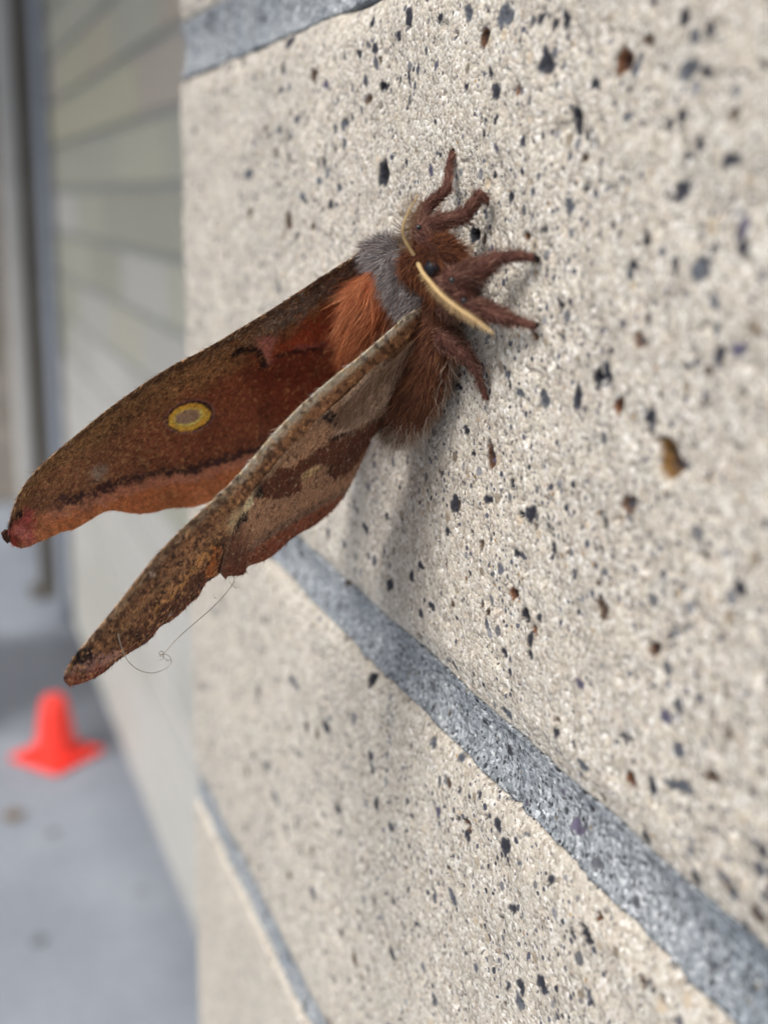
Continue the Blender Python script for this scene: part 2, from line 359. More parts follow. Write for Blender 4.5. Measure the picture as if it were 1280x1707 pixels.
def face_mesh(name, z0, z1, ys, zres, mat, amp=1.0, recess=0.0, edge=True, seed=0, mortar=False):
    zs = np.linspace(z0, z1, max(3, int((z1 - z0) / zres)))
    Y, Z = np.meshgrid(ys, zs, indexing='ij')
    hgt = .00022 * (vnoise(Y * 900, Z * 900, seed) - .5) + .00035 * (vnoise(Y * 420, Z * 420, seed + 1) - .5) + .0005 * (vnoise(Y * 130, Z * 130, seed + 2) - .5) + .0006 * (vnoise(Y * 40, Z * 40, seed + 3) - .5)
    hgt *= amp
    # fine open texture: sparse small pits
    pit = vnoise(Y * 700, Z * 700, seed + 9)
    hgt -= .0005 * amp * sstep(.80, .97, pit)
    tint = np.zeros(Y.shape + (4,))
    if edge:                                  # worn arrises
        wob = .0008 * (vnoise(Y * 300, Z * 300, seed + 5) - .5) + .0014 * (vnoise(Y * 60, Z * 60, seed + 6) - .5)
        dz = np.minimum(Z - z0, z1 - Z); dy = ys[-1] - Y
        d = np.minimum(dz, dy) + wob * .8
        hgt -= .0022 * (1 - sstep(0.0, .0022, d)) ** 2
        hgt -= .0012 * (1 - sstep(0.0, .006, np.minimum(dz, dy)))
    if mortar:                                # struck joint: slightly hollow
        u = (Z - z0) / (z1 - z0) * 2 - 1
        hgt -= .0012 * (1 - u * u)
    for (cy, cz, ry, rz, k) in stones:
        if cz < z0 - .001 or cz > z1 + .001: continue
        if mortar and k in ('r', 'rd', 'h', 'rg'): k = 'g'
        i0, i1 = np.searchsorted(ys, [cy - ry * 1.7, cy + ry * 1.7]); j0, j1 = np.searchsorted(zs, [cz - rz * 1.7, cz + rz * 1.7])
        if i1 - i0 < 2 or j1 - j0 < 2: continue
        yy = Y[i0:i1, j0:j1]; zz = Z[i0:i1, j0:j1]
        ph = (cy * 9173 + cz * 3571) % 6.28
        a = np.arctan2((zz - cz) / rz, (yy - cy) / ry)
        rr = np.hypot((zz - cz) / rz, (yy - cy) / ry)
        rr = rr / (1 + .16 * np.sin(2 * a + ph) + .12 * np.sin(3 * a + ph * 2) + .07 * np.sin(5 * a + ph * 3))
        rim, heart, dep = KINDS[k]
        msk = 1 - sstep(.86, 1.04, rr)
        hm = 1 - sstep(.35, .75, rr + .25 * (vnoise(yy * 2500, zz * 2500, 3) - .5))
        cc = np.array(rim)[None, None] * (1 - hm[..., None]) + np.array(heart)[None, None] * hm[..., None]
        cc = cc * (.65 + .7 * vnoise(yy * 1800, zz * 1800, 4))[..., None]
        t = tint[i0:i1, j0:j1]
        t[..., :3] = t[..., :3] * (1 - msk[..., None]) + cc * msk[..., None]; t[..., 3] = np.maximum(t[..., 3], msk)
        if not mortar: hgt[i0:i1, j0:j1] -= msk * dep * .001 * (.35 + .65 * hm)
    tint[..., :3] = np.where(tint[..., 3:] > 0, tint[..., :3] / np.maximum(tint[..., 3:], .05), .1)
    nu, nv = Y.shape
    X = recess - hgt
    front = np.stack([X, Y, Z], -1).reshape(-1, 3); tf = tint.reshape(-1, 4)
    idx = np.arange(nu * nv).reshape(nu, nv)
    loop = np.concatenate([idx[:, 0], idx[-1, 1:], idx[-2::-1, -1], idx[0, -2:0:-1]])
    back = front[loop].copy(); back[:, 0] = XB
    nb = len(front); nl_ = len(loop); k = np.arange(nl_); k2 = (k + 1) % nl_
    sides = np.stack([loop[k], loop[k2], nb + k2, nb + k], 1)
    v = np.vstack([front, back]); tt = np.vstack([tf, np.zeros((nl_, 4))])
    gf = grid_faces(nu, nv)[:, ::-1]
    return np_mesh(name, v, [gf, sides], tt, True, mat)
def yspan(lo, hi, fine): return np.concatenate([np.linspace(-.08, lo, 24)[:-1], np.arange(lo, hi, fine), np.arange(hi, YC - fine, fine * 1.6), [YC]])
pillar = empty('block_pillar', (0, 0, 0))
tag(pillar, 'cream speckled concrete block pillar that the moth clings to', 'pillar', kind='thing')
COURSES = [(.0425, .1375, .0006, .17, .318), (-.066, .031, .0003, .058, .235), (-.1645, -.0745, .0004, .07, .24)]
for i, (a, b_, res, lo, hi) in enumerate(COURSES):
    link('block', face_mesh('block', H + a, H + b_, yspan(lo, min(hi, YC - .01), res), res, M['block'], seed=20 + i * 11), pillar)
JOINTS = [(.031, .0425, .0005, .16), (-.0745, -.066, .0003, .065), (-.172, -.1645, .0004, .18)]
for i, (a, b_, res, lo) in enumerate(JOINTS):
    link('mortar_joint', face_mesh('mortar_joint', H + a - .0006, H + b_ + .0006, yspan(lo, min(lo + .14, YC - .01), res), res, M['mortar'], amp=1.2, recess=.0012, edge=False, seed=70 + i * 11, mortar=True), pillar)
# the courses out of view, down to the ground and up, in plain bevelled blocks
zz = H - .172; courses = []
while zz > .02: courses.append((max(0, zz - .0935), zz)); zz -= .1025
zz = H + .1375 + .009
while zz < 2.7: courses.append((zz, zz + .0935)); zz += .1025
for a, b_ in courses: link('block', box_mesh('block', .0003, XB - .001, -.08, YC, a, b_, M['block_plain'], .0025), pillar)
for a, b_ in courses + [(H + a, H + b_) for a, b_, *_ in COURSES]:
    link('block', box_mesh('block', .0003, XB - .001, -.488, -.089, a, b_, M['block_plain'], .0025), pillar)
link('mortar_core', box_mesh('mortar_core', .004, XB - .004, -.484, YC - .004, 0, H - .178, M['mortar_plain']), pillar)
link('mortar_core', box_mesh('mortar_core', .004, XB - .004, -.484, YC - .004, H + .1385, 2.7, M['mortar_plain']), pillar)
link('mortar_core', box_mesh('mortar_core', .004, XB - .004, -.484, -.0805, H - .178, H + .1385, M['mortar_plain']), pillar)

# ------------------------------------------------------------------ wall behind, set back from the pillar
XW = 0.278
wall = empty('block_wall', (XW, 1.7, 0))
tag(wall, 'long pale green grey block wall set back behind the pillar', 'wall', kind='thing')
WEND = 3.17; PITCH = .1015
z_first = (H + .019) % PITCH
fb = box_mesh('block', 0, .19, 0, .392, 0, PITCH - .013, M['far_block'], .003)
hb = box_mesh('block', 0, .19, 0, .190, 0, PITCH - .013, M['far_block'], .003)
fl = box_mesh('block', 0, .19, 0, .392, 0, PITCH - .013, M['low_block'], .003)
hl_ = box_mesh('block', 0, .19, 0, .190, 0, PITCH - .013, M['low_block'], .003)
k = 0; z = z_first - PITCH
while z < 2.6:
    y = YC + .03 - (0 if k % 2 else .2)
    while y < WEND - .05:
        y1 = y + .4; half = y1 > WEND + .02
        if y > YC - .01 or True:
            yy0 = max(y, YC + .004)
            lowb = rng.random() < (1.12 - z) / .55; use = (hl_ if lowb else hb) if (half or y < YC) else (fl if lowb else fb)
            o = link('block', use, wall, (rng.uniform(-.0015, .0015), (yy0 if y >= YC else YC + .03) - 1.7, z + .0065))
        y = y1
    z += PITCH; k += 1
link('mortar_bed', box_mesh('mortar_bed', .006, .185, YC + .005 - 1.7, WEND - .004 - 1.7, 0, z - .01, M['far_mortar']), wall)

# ------------------------------------------------------------------ wall across the end, with a pale trim board, and the pipe at the wall's end
YE = 4.55
endw = empty('end_wall', (0, YE, 0))
tag(endw, 'brown grey block wall closing the far end of the passage', 'wall', kind='thing')
eb = box_mesh('block', 0, .392, 0, .19, 0, PITCH - .012, M['end_block'], .003)
k = 0; z = 0
while z < 2.8:
    x = -1.6 - (.2 if k % 2 else 0)
    while x < .6:
        link('block', eb, endw, (x, rng.uniform(-.001, .001), z + .006)); x += .4
    z += PITCH; k += 1
link('mortar_bed', box_mesh('mortar_bed', -1.75, .85, .006, .18, 0, z - .01, M['far_mortar']), endw)

blocker = empty('shade_overhang', (0, 2.6, 2.62)); tag(blocker, 'flat roof overhang, unseen, added to shade the pale block wall', 'blocker', kind='thing')  # out of view, added to darken the upper courses of the wall behind
link('shade_slab', box_mesh('shade_slab', -1.1, .47, -2.1, 2.2, 0, .05, M['trim'], .004), blocker)
link('shade_lip', box_mesh('shade_lip', -1.125, -1.1005, -2.1, 2.2, -.03, .2, M['steel'], .004), blocker)
def pole(name, x, y, r, z1, mat, label, cat, sides=20, brackets=()):
    e = empty(name, (x, y, 0)); tag(e, label, cat)
    zs = np.linspace(0, z1, 30); pts = np.stack([zs * 0, zs * 0, zs], 1)
    vv, f, t = tube(pts, np.full(30, r), sides)
    link('pipe', np_mesh('pipe', vv, [f, t], None, True, mat), e)
    for zb in brackets:
        zs = np.linspace(zb, zb + .03, 3); vv, f, t = tube(np.stack([zs * 0, zs * 0, zs], 1), np.full(3, r * 1.12), sides)
        link('bracket', np_mesh('bracket', vv, [f, t], None, False, mat), e)
    return e
pole('downpipe', .2585, 3.16, .0165, 2.6, M['pipe'], 'blue grey round downpipe standing at the end of the pale block wall', 'pipe', brackets=(.35, .8, 2.2))
e = empty('steel_post', (.246, 3.42, 0)); tag(e, 'dark brown square steel post standing behind the downpipe', 'post')
link('shaft', box_mesh('shaft', -.029, .029, -.03, .03, .012, 2.75, M['steel'], .004), e)
link('base_plate', box_mesh('base_plate', -.06, .06, -.06, .06, 0, .012, M['steel'], .002), e)
e = empty('trim_board', (.279, 4.50, 0)); tag(e, 'off white vertical trim board fixed to the brown grey end wall', 'trim')
link('board', box_mesh('board', -.03, .03, -.02, .045, 0, 2.75, M['trim'], .004), e)
link('face_strip', box_mesh('face_strip', -.012, .012, -.028, -.0205, .05, 2.7, M['trim'], .002), e)

# ------------------------------------------------------------------ traffic cone and litter
cone = empty('traffic_cone', (.140, 2.325, 0)); cone.rotation_euler.z = rad(38)
tag(cone, 'small bright orange traffic cone on the paving by the wall', 'traffic cone')
prof = [(.046, .010), (.0445, .014), (.041, .030), (.036, .060), (.031, .090), (.0275, .108), (.0245, .117), (.018, .1235), (.010, .126), (.007, .1262), (.0065, .122), (.0, .121)]
ang = np.linspace(0, 2 * np.pi, 40, endpoint=False)
pv = np.array([[r * np.cos(a), r * np.sin(a), z * 1.1 if z > .02 else z] for r, z in prof for a in ang]); nu = len(prof); f = []
for i in range(nu - 1):
    for j in range(40): f.append([i * 40 + j, i * 40 + (j + 1) % 40, (i + 1) * 40 + (j + 1) % 40, (i + 1) * 40 + j])
link('cone_body', np_mesh('cone_body', pv, [np.array(f)], None, True, M['cone']), cone)
base = box_mesh('base', -.069, .069, -.069, .069, .002, .0115, M['cone'], .004); bo = link('base', base, cone)
link('foot', box_mesh('foot', -.058, .058, -.058, .058, 0, .0018, M['cone']), cone)
vv, f, t = tube([(.0505 * math.cos(a), .0505 * math.sin(a), .0125) for a in np.linspace(0, 2 * np.pi, 49)], np.full(49, .0032), 8)
link('collar', np_mesh('collar', vv, [f], None, True, M['cone']), cone)
def lump(name, loc, s, mat, label, cat, flat=.5, seed=0, group=None):
    import bmesh
    bm = bmesh.new(); bmesh.ops.create_icosphere(bm, subdivisions=3, radius=1); r_ = random.Random(seed)
    ph = [r_.uniform(0, 6) for _ in range(6)]
    for q in bm.verts:
        c = q.co; kf = 1 + .18 * math.sin(3 * c.x + ph[0]) * math.sin(2.5 * c.y + ph[1]) + .1 * math.sin(5 * c.z + ph[2] + 3 * c.x)
        q.co = Vector((c.x * s * kf, c.y * s * kf * .8, max(-.6, c.z) * s * flat * kf + s * flat * .6))
    me = bpy.data.meshes.new(name); bm.to_mesh(me); bm.free(); me.materials.append(mat)
    for p_ in me.polygons: p_.use_smooth = True
    return tag(link(name, me, None, loc), label, cat, group)
def leaf(loc, L, rot, label):
    u = np.linspace(0, 1, 15); w = np.linspace(-1, 1, 9); U, W = np.meshgrid(u, w, indexing='ij')
    wid = .34 * np.sin(np.pi * U ** .8) + .01
    X = (U - .5) * L; Y = W * wid * L; Z = .004 + L * (.20 * W * W * wid * 2 + .10 * (U - .5) ** 2 * 2 + .03 * np.sin(9 * U + 3 * W))
    pv = np.stack([X, Y, Z], -1).reshape(-1, 3); pv[:, 2] -= pv[:, 2].min() - .0004
    me = np_mesh('dry_leaf', pv, [grid_faces(15, 9)], None, True, M['leaf'])
    o = link('dry_leaf', me, None, loc); o.rotation_euler.z = rot
    md = o.modifiers.new('thick', 'SOLIDIFY'); md.thickness = .0006; md.offset = 1
    return tag(o, label, 'leaf')
leaf((.037, 2.096, 0), .045, .7, 'curled brown dry leaf lying on the paving before the cone')
lump('pebble', (.04, 1.684, 0), .011, M['pebble'], 'dark pebble on the open paving, larger than the other', 'pebble', .5, 1)
lump('pebble', (.099, 2.01, 0), .009, M['pebble'], 'small dull pebble on the paving between cone and larger pebble', 'pebble', .5, 2)

# ------------------------------------------------------------------ moth
ORG = on_wall(700., 560., 0.0)
moth = empty('moth', ORG); tag(moth, 'large brown moth with yellow eyespot clinging to the speckled blocks', 'moth')
NEAR = plane3((690, 520, .150), (110, 1130, .146), (610, 720, .168))
FAR = plane3((615, 420, .166), (20, 880, .160), (600, 640, .184))

# --- painting of wing markings, in the wing's own flat layout
def dist_line(X, Y, pts):
    d = np.full(X.shape, 1e9)
    p = np.asarray(pts, float)
    for (x0, y0), (x1, y1) in zip(p[:-1], p[1:]):
        dx, dy = x1 - x0, y1 - y0; L2 = dx * dx + dy * dy + 1e-9
        t = np.clip(((X - x0) * dx + (Y - y0) * dy) / L2, 0, 1)
        d = np.minimum(d, np.hypot(X - x0 - t * dx, Y - y0 - t * dy))
    return d
def inside(X, Y, pts):
    p = np.asarray(pts, float); c = np.zeros(X.shape, bool)
    for (x0, y0), (x1, y1) in zip(p, np.roll(p, -1, 0)):
        if y0 == y1: continue
        q = ((y0 > Y) != (y1 > Y)) & (X < (x1 - x0) * (Y - y0) / (y1 - y0) + x0); c ^= q
    return c
def sd_poly(X, Y, pts):
    d = dist_line(X, Y, list(pts) + [pts[0]]); return np.where(inside(X, Y, pts), -d, d)
class Paint:
    def __init__(s, X, Y, base, warp=5, seed=1):
        s.X0, s.Y0 = X, Y
        s.X = X + warp * (vnoise(X / 9, Y / 9, seed) - .5) * 2 + warp * .6 * (vnoise(X / 3.2, Y / 3.2, seed + 3) - .5) * 2
        s.Y = Y + warp * (vnoise(X / 9, Y / 9, seed + 1) - .5) * 2 + warp * .6 * (vnoise(X / 3.2, Y / 3.2, seed + 4) - .5) * 2
        s.c = np.tile(lin(*base), X.shape + (1,))
    def put(s, m, c, a=1.0):
        m = np.clip(m * a, 0, 1)[..., None]; s.c = s.c * (1 - m) + lin(*c) * m
    def line(s, pts, w, c, soft=3, a=1.0, raw=False):
        X, Y = (s.X0, s.Y0) if raw else (s.X, s.Y)
        s.put(1 - sstep(w - soft / 2, w + soft / 2, dist_line(X, Y, pts)), c, a)
    def poly(s, pts, c, soft=4, a=1.0, raw=False):
        X, Y = (s.X0, s.Y0) if raw else (s.X, s.Y)
        s.put(1 - sstep(-soft / 2, soft / 2, sd_poly(X, Y, pts)), c, a)
    def ell(s, cx, cy, rx, ry, ang, c, soft=.12, a=1.0, wob=0):
        ca, sa = math.cos(ang), math.sin(ang); dx, dy = s.X0 - cx, s.Y0 - cy
        u = (dx * ca + dy * sa) / rx; w = (-dx * sa + dy * ca) / ry
        r = np.hypot(u, w); 
        if wob: r = r + wob * (vnoise(s.X0 / 5, s.Y0 / 5, 77) - .5)
        s.put(1 - sstep(1 - soft, 1 + soft, r), c, a)
    def speckle(s, amt, scale, c, thr, seed, mask=1.0):
        s.put(sstep(thr, min(1.0, thr + .12), vnoise(s.X0 / scale, s.Y0 / scale, seed)), c, amt * mask)
LIFT = 1.55                                    # picture colours to surface colours
FUR = []                                       # gathered strands: roots, dirs, lengths, radii, colours, bend
def strands(P, D, L, Rr, C, bend=None, seg=3):
    """tapered three-sided hairs."""
    n = len(P); D = D / np.linalg.norm(D, axis=1)[:, None]
    if bend is None: bend = rng.normal(0, .25, (n, 3))
    a = np.cross(D, rng.normal(0, 1, (n, 3))); a /= np.linalg.norm(a, axis=1)[:, None]; b = np.cross(D, a)
    V = []; 
    for k in range(seg):
        t = k / seg; c = P + (D * t + bend * t * t) * L[:, None]; r = Rr * (1 - .75 * t)
        for j in range(3):
            an = j * 2.0944; V.append(c + (a * math.cos(an) + b * math.sin(an)) * r[:, None])
    V.append(P + (D + bend) * L[:, None])
    V = np.stack(V, 1); m = V.shape[1]
    q = []; t3 = []
    for k in range(seg - 1):
        for j in range(3): q.append([k * 3 + j, k * 3 + (j + 1) % 3, k * 3 + 3 + (j + 1) % 3, k * 3 + 3 + j])
    for j in range(3): t3.append([(seg - 1) * 3 + j, (seg - 1) * 3 + (j + 1) % 3, m - 1])
    o = (np.arange(n) * m)[:, None, None]
    cc = np.repeat(C[:, None], m, 1)
    return V.reshape(-1, 3), (o + np.array(q)[None]).reshape(-1, 4), (o + np.array(t3)[None]).reshape(-1, 3), cc.reshape(-1, 3)
def fur_object(name, parts, parent):
    vs_, qs, ts, cs = [], [], [], []; off = 0
    for V, q, t, c in parts:
        vs_.append(V); qs.append(q + off); ts.append(t + off); cs.append(c); off += len(V)
    me = np_mesh(name, np.vstack(vs_) - ORG, [np.vstack(qs), np.vstack(ts)], np.vstack(cs), True, M['fur'])
    o = link(name, me, parent); o['kind'] = 'stuff'; return o

def wing(name, lead, trail, pl, paint, ns, nt_, camber, off=0.0, thick=.00012, hairs=0, edge_hairs=0, hl=.0007, ruffle=0.0, seed=0, edge_lift=1.0, tone=1.0, hue=(1.0, .995, .98)):
    Ld = spline(lead, ns); Tr = spline(trail, ns)
    t = np.linspace(0, 1, nt_) ** 1.0
    px = Ld[:, None, 0] * (1 - t) + Tr[:, None, 0] * t; py = Ld[:, None, 1] * (1 - t) + Tr[:, None, 1] * t
    sgrid = np.linspace(0, 1, ns)[:, None] * np.ones_like(t)[None]; tgrid = np.ones((ns, 1)) * t[None]
    P = on_plane(px, py, pl)
    n = pl[1]
    cam_ = camber * np.sin(np.pi * tgrid) * (1 - .55 * sgrid)
    vein = np.zeros_like(px)                   # veins fan out from the base
    for k_ in range(7):
        tv = .04 + .92 * (k_ + .5) / 7
        vein += .00009 * np.exp(-((tgrid - (tv + .02 * np.sin(6 * sgrid + k_))) / .012) ** 2)
    wav = ruffle * (np.sin(sgrid * 34 + seed) * sstep(.6, 1, tgrid)) + .0005 * (vnoise(sgrid * 6, tgrid * 3, seed) - .5)
    P = P + n * (off + cam_ + vein + wav)[..., None]
    C = paint(px, py, sgrid, tgrid); C = np.clip((C * .90 + C.mean(-1, keepdims=True) * .10) * LIFT * 1.2 * np.array(hue) * tone, .003, .9)
    V = P.reshape(-1, 3); Cf = C.reshape(-1, 3)
    me = np_mesh(name, V - ORG, [grid_faces(ns, nt_)], Cf, True, M['wing'])
    o = link(name, me, moth)
    md = o.modifiers.new('thickness', 'SOLIDIFY'); md.thickness = thick; md.offset = 0; md.use_even_offset = False
    parts = []
    dist = np.zeros_like(P); dist[1:-1] = P[2:] - P[:-2]; dist[0] = dist[1]; dist[-1] = dist[-2]
    dist /= np.linalg.norm(dist, axis=-1)[..., None] + 1e-9
    if hairs:                                  # raised scales lying towards the tip
        # area-weighted choice of places
        w = np.linalg.norm(np.gradient(P, axis=0), axis=-1) * np.linalg.norm(np.gradient(P, axis=1), axis=-1)
        w = w.ravel() / w.sum(); id_ = rng.choice(len(w), hairs, p=w)
        D = dist.reshape(-1, 3)[id_] + n * rng.uniform(.12, .5, (hairs, 1)) + rng.normal(0, .22, (hairs, 3))
        c = Cf[id_] * rng.uniform(.55, 1.75, (hairs, 1))
        parts.append(strands(V[id_] + n * .00005, D, hl * rng.uniform(.5, 1.3, hairs), .00003 * rng.uniform(.8, 1.6, hairs), c, seg=2))
    if edge_hairs:
        si = rng.integers(0, int(ns * .97), edge_hairs); ti = rng.integers(0, max(2, nt_ // 14), edge_hairs)
        up = P[si, 0] - P[si, min(12, nt_ - 1)]; up /= np.linalg.norm(up, axis=1)[:, None] + 1e-9
        D = dist[si, ti] + up * rng.uniform(.0, .55, (edge_hairs, 1)) + n * rng.uniform(0, .4, (edge_hairs, 1)) + rng.normal(0, .15, (edge_hairs, 3))
        c = np.clip(C[si, ti] * edge_lift * rng.uniform(.6, 1.9, (edge_hairs, 1)), 0, .8)
        parts.append(strands(P[si, ti], D, hl * rng.uniform(.5, 1.5, edge_hairs), .00003 * rng.uniform(.8, 1.5, edge_hairs), c, seg=2))
    if parts:
        f_ = fur_object('wing_scales', parts, o)
    return o

# far forewing, inner face towards us
def paint_far(X, Y, s, t):
    p = Paint(X, Y, (112, 62, 40), 4, 11)
    p.c *= (1 + .0 * X)[..., None]
    p.poly([(660, 380), (660, 720), (470, 720), (420, 640), (400, 560), (520, 470)], (104, 44, 24), 90)        # redder towards the body
    p.put(sstep(330, 120, X), (118, 82, 56), .75)                                             # duller brown tip half
    p.poly([(640, 440), (580, 470), (470, 535), (440, 580), (470, 605), (520, 590), (600, 600), (660, 590)], (140, 60, 30), 26, .85)
    p.put((1 - sstep(.16, .34, t + .10 * (vnoise(X / 14, Y / 14, 5) - .5))), (126, 92, 56), .9)   # costal band, golden brown
    p.put((1 - sstep(.14, .24, t + .10 * (vnoise(X / 9, Y / 9, 6) - .5))) * sstep(390, 470, X), (98, 88, 82))   # grey towards the body
    p.put((1 - sstep(.035, .075, t)), (66, 48, 36), .8)
    p.speckle(.8, 2.3, (52, 34, 24), .60, 21, (1 - sstep(.2, .36, t)))
    p.speckle(.7, 2.6, (176, 160, 140), .74, 22, (1 - sstep(.13, .26, t)) * sstep(300, 420, X))
    p.speckle(.55, 4, (150, 118, 78), .66, 25, sstep(420, 250, X))
    p.poly([(430, 575), (447, 563), (470, 566), (466, 590), (462, 618), (452, 620), (450, 600)], (150, 98, 92), 10, .85)   # pink wedge
    p.line([(398, 592), (415, 586), (432, 591), (444, 602), (452, 620)], 6, (28, 14, 12), 6)
    p.line([(474, 604), (500, 596), (528, 592), (556, 594), (580, 600)], 4, (52, 18, 20), 7)
    p.line([(505, 588), (530, 584), (560, 585)], 3, (132, 74, 72), 5, .8)
    # border line, its pink edging and the paler margin beyond it
    bl = [(70, 862), (95, 848), (130, 838), (165, 826), (200, 815), (240, 802), (280, 796), (320, 791), (360, 779), (400, 768), (470, 740), (540, 700)]
    xs = np.array([q[0] for q in bl]); ys_ = np.array([q[1] for q in bl]); yb = np.interp(p.X, xs, ys_)
    p.put(sstep(2, 12, p.Y - yb) * sstep(40, 80, X), (150, 90, 52))
    p.put((1 - sstep(4, 11, np.abs(p.Y - yb - 12))) * sstep(60, 110, X), (150, 104, 88), .6)
    p.put((1 - sstep(3, 8.5, np.abs(p.Y - yb))) * sstep(75, 120, X), (48, 30, 34), .95)
    p.speckle(.5, 3, (60, 40, 38), .55, 31, (1 - sstep(6, 22, np.abs(p.Y - yb + 8))))
    # tip: red pink with black spots
    p.poly([(48, 852), (66, 858), (60, 905), (20, 915), (8, 885), (24, 875), (40, 870)], (142, 66, 60), 14)
    p.ell(38, 893, 14, 9, .2, (176, 112, 104), .5, .6)
    p.ell(21, 866, 6, 9, .1, (16, 13, 18), .3); p.ell(37, 864, 7, 9, .2, (16, 13, 18), .3); p.ell(20, 876, 4, 6, 0, (16, 13, 18), .3)
    p.ell(172, 797, 14, 11, -.4, (128, 118, 108), .8, .75, .6)
    # eyespot
    A = math.atan2(-14, 70)
    p.ell(324, 703, 43, 29, A, (122, 94, 102), .10, .7); p.ell(324, 702.5, 40.5, 27, A, (10, 7, 9), .07)
    p.ell(323, 704, 36, 23, A, (196, 146, 44), .07, 1, .12); p.ell(322, 703.5, 24, 14.5, A, (214, 178, 96), .12, .8)
    p.ell(321, 703, 22, 12.5, A, (146, 122, 102), .12)
    p.speckle(.55, 2.8, (54, 32, 22), .66, 41, 1 - .85 * sstep(4, 14, Y - yb)); p.speckle(.55, 3.0, (160, 112, 72), .73, 42); p.speckle(.3, 7, (74, 44, 30), .62, 44, sstep(420, 260, X))
    p.ell(323, 704, 36, 23, A, (204, 154, 48), .07, .75, .12); p.ell(322, 703.5, 25, 15, A, (224, 190, 112), .12, .7); p.ell(321, 703, 22, 12.5, A, (140, 118, 100), .12, 1)
    p.c *= (.84 + .32 * vnoise(X / 30, Y / 30, 43))[..., None]
    return p.c
far_fore = wing('forewing', [(640, 402), (615, 414), (550, 452), (450, 517), (350, 577), (280, 613), (200, 667), (140, 714), (75, 768), (40, 808), (22, 848), (14, 886), (15, 897), (22, 908)],
     [(655, 600), (600, 690), (520, 765), (430, 815), (345, 838), (320, 845), (280, 847), (258, 852), (225, 854), (185, 850), (165, 857), (150, 866), (122, 880), (100, 885), (66, 902), (40, 913), (22, 908.5)],
     FAR, paint_far, 430, 150, -.0022, 0, .00014, 15000, 2600, .00085, .00012, 3, 1.2, 1.12, (1.0, 1.02, .97))
def paint_far_hind(X, Y, s, t):
    p = Paint(X, Y, (120, 62, 38), 4, 51); p.speckle(.5, 4, (70, 36, 22), .6, 52)
    return p.c
wing('hindwing', [(652, 560), (600, 600), (540, 650), (470, 720), (420, 790), (400, 830)], [(648, 600), (620, 650), (590, 710), (545, 780), (480, 830), (405, 850)], (FAR[0] - FAR[1] * .0009, FAR[1]), paint_far_hind, 120, 50, -.001, 0, .00014, 1500, 0)
# the little torn fragment at the far wing's tip
tipv = on_plane(np.array([16., 9, 3, 6, 12, 18]), np.array([884., 884, 890, 899, 905, 900]), (FAR[0], FAR[1]))
tv = np.vstack([tipv + FAR[1] * .0002, tipv - FAR[1] * .0002]) - ORG
fr = link('torn_fragment', np_mesh('torn_fragment', tv, [np.array([[0, 1, 2], [0, 2, 3], [0, 3, 4], [0, 4, 5]]), np.array([[6, 8, 7], [6, 9, 8], [6, 10, 9], [6, 11, 10]]), np.array([[i, (i + 1) % 6, 6 + (i + 1) % 6, 6 + i] for i in range(6)])], np.tile(lin(70, 42, 30), (12, 1)), False, M['wing']), far_fore)

# near forewing, outer face towards us
def paint_near(X, Y, s, t):
    p = Paint(X, Y, (126, 86, 56), 4, 61)
    p.put(sstep(.35, .75, t + .15 * (vnoise(X / 12, Y / 12, 7) - .5)) * sstep(480, 380, X), (104, 62, 38), .85)
    p.put(sstep(.80, .95, t) * sstep(420, 340, X), (96, 48, 34), .8)
    p.put(1 - sstep(.06, .15, t), (138, 116, 92), .7)
    p.put((1 - sstep(.05, .12, t)) * sstep(300, 420, X), (186, 170, 148), .8)
    p.line([(352, 900), (300, 965), (262, 1005), (225, 1052), (195, 1085)], 4.2, (172, 122, 66), 6, .95)
    p.poly([(262, 1010), (235, 1028), (205, 1062), (190, 1080), (235, 1075), (300, 1010), (345, 960), (350, 925), (310, 965)], (80, 44, 28), 12, .9)
    p.poly([(346, 905), (362, 898), (358, 960), (338, 964)], (152, 84, 26), 6, .85, True)      # amber, thin patch
    p.ell(252, 953, 8, 6, -.6, (190, 172, 158), .4, .7); p.ell(282, 1023, 3, 3, 0, (180, 160, 150), .4, .6)
    # tip: black wedge, grey pink bar, red brown rim
    p.poly([(128, 1092), (190, 1078), (205, 1085), (150, 1118), (128, 1125), (112, 1115)], (146, 106, 96), 8, .9)
    p.poly([(100, 1120), (125, 1118), (165, 1100), (178, 1112), (160, 1130), (105, 1145)], (122, 62, 48), 8, .8)
    p.poly([(112, 1110), (120, 1094), (133, 1078), (151, 1073), (153, 1090), (134, 1101)], (14, 11, 16), 5)
    p.speckle(.9, 3.2, (40, 24, 18), .60, 71, sstep(470, 380, X)); p.speckle(.65, 3.4, (178, 130, 80), .68, 72)
    p.speckle(.75, 6, (58, 34, 24), .62, 73, (1 - sstep(.5, .7, t)))
    p.line([(392, 800), (330, 872), (270, 935), (215, 1000), (165, 1058)], 2.5, (92, 62, 42), 7, .6); p.line([(370, 860), (310, 925), (250, 985), (190, 1055)], 2, (150, 112, 74), 6, .6)
    p.ell(390, 860, 16, 24, .5, (182, 160, 120), .4, .6)
    p.c *= (.82 + .36 * vnoise(X / 24, Y / 24, 74))[..., None]
    return p.c
near_fore = wing('forewing', [(704, 512), (680, 524), (650, 550), (600, 592), (550, 632), (500, 676), (450, 728), (400, 786), (350, 836), (300, 886), (258, 930), (220, 976), (180, 1026), (148, 1064), (122, 1096), (109, 1120), (106, 1132), (112, 1139)],
     [(716, 560), (670, 630), (600, 715), (540, 790), (470, 860), (420, 910), (370, 955), (345, 972), (330, 995), (316, 1005), (306, 1018), (286, 1036), (270, 1046), (250, 1070), (214, 1090), (196, 1100), (172, 1120), (150, 1132), (130, 1139), (112, 1139.5)],
     NEAR, paint_near, 400, 110, .0012, 0, .00014, 9000, 4200, .00065, .00012, 9, 1.15, .92)

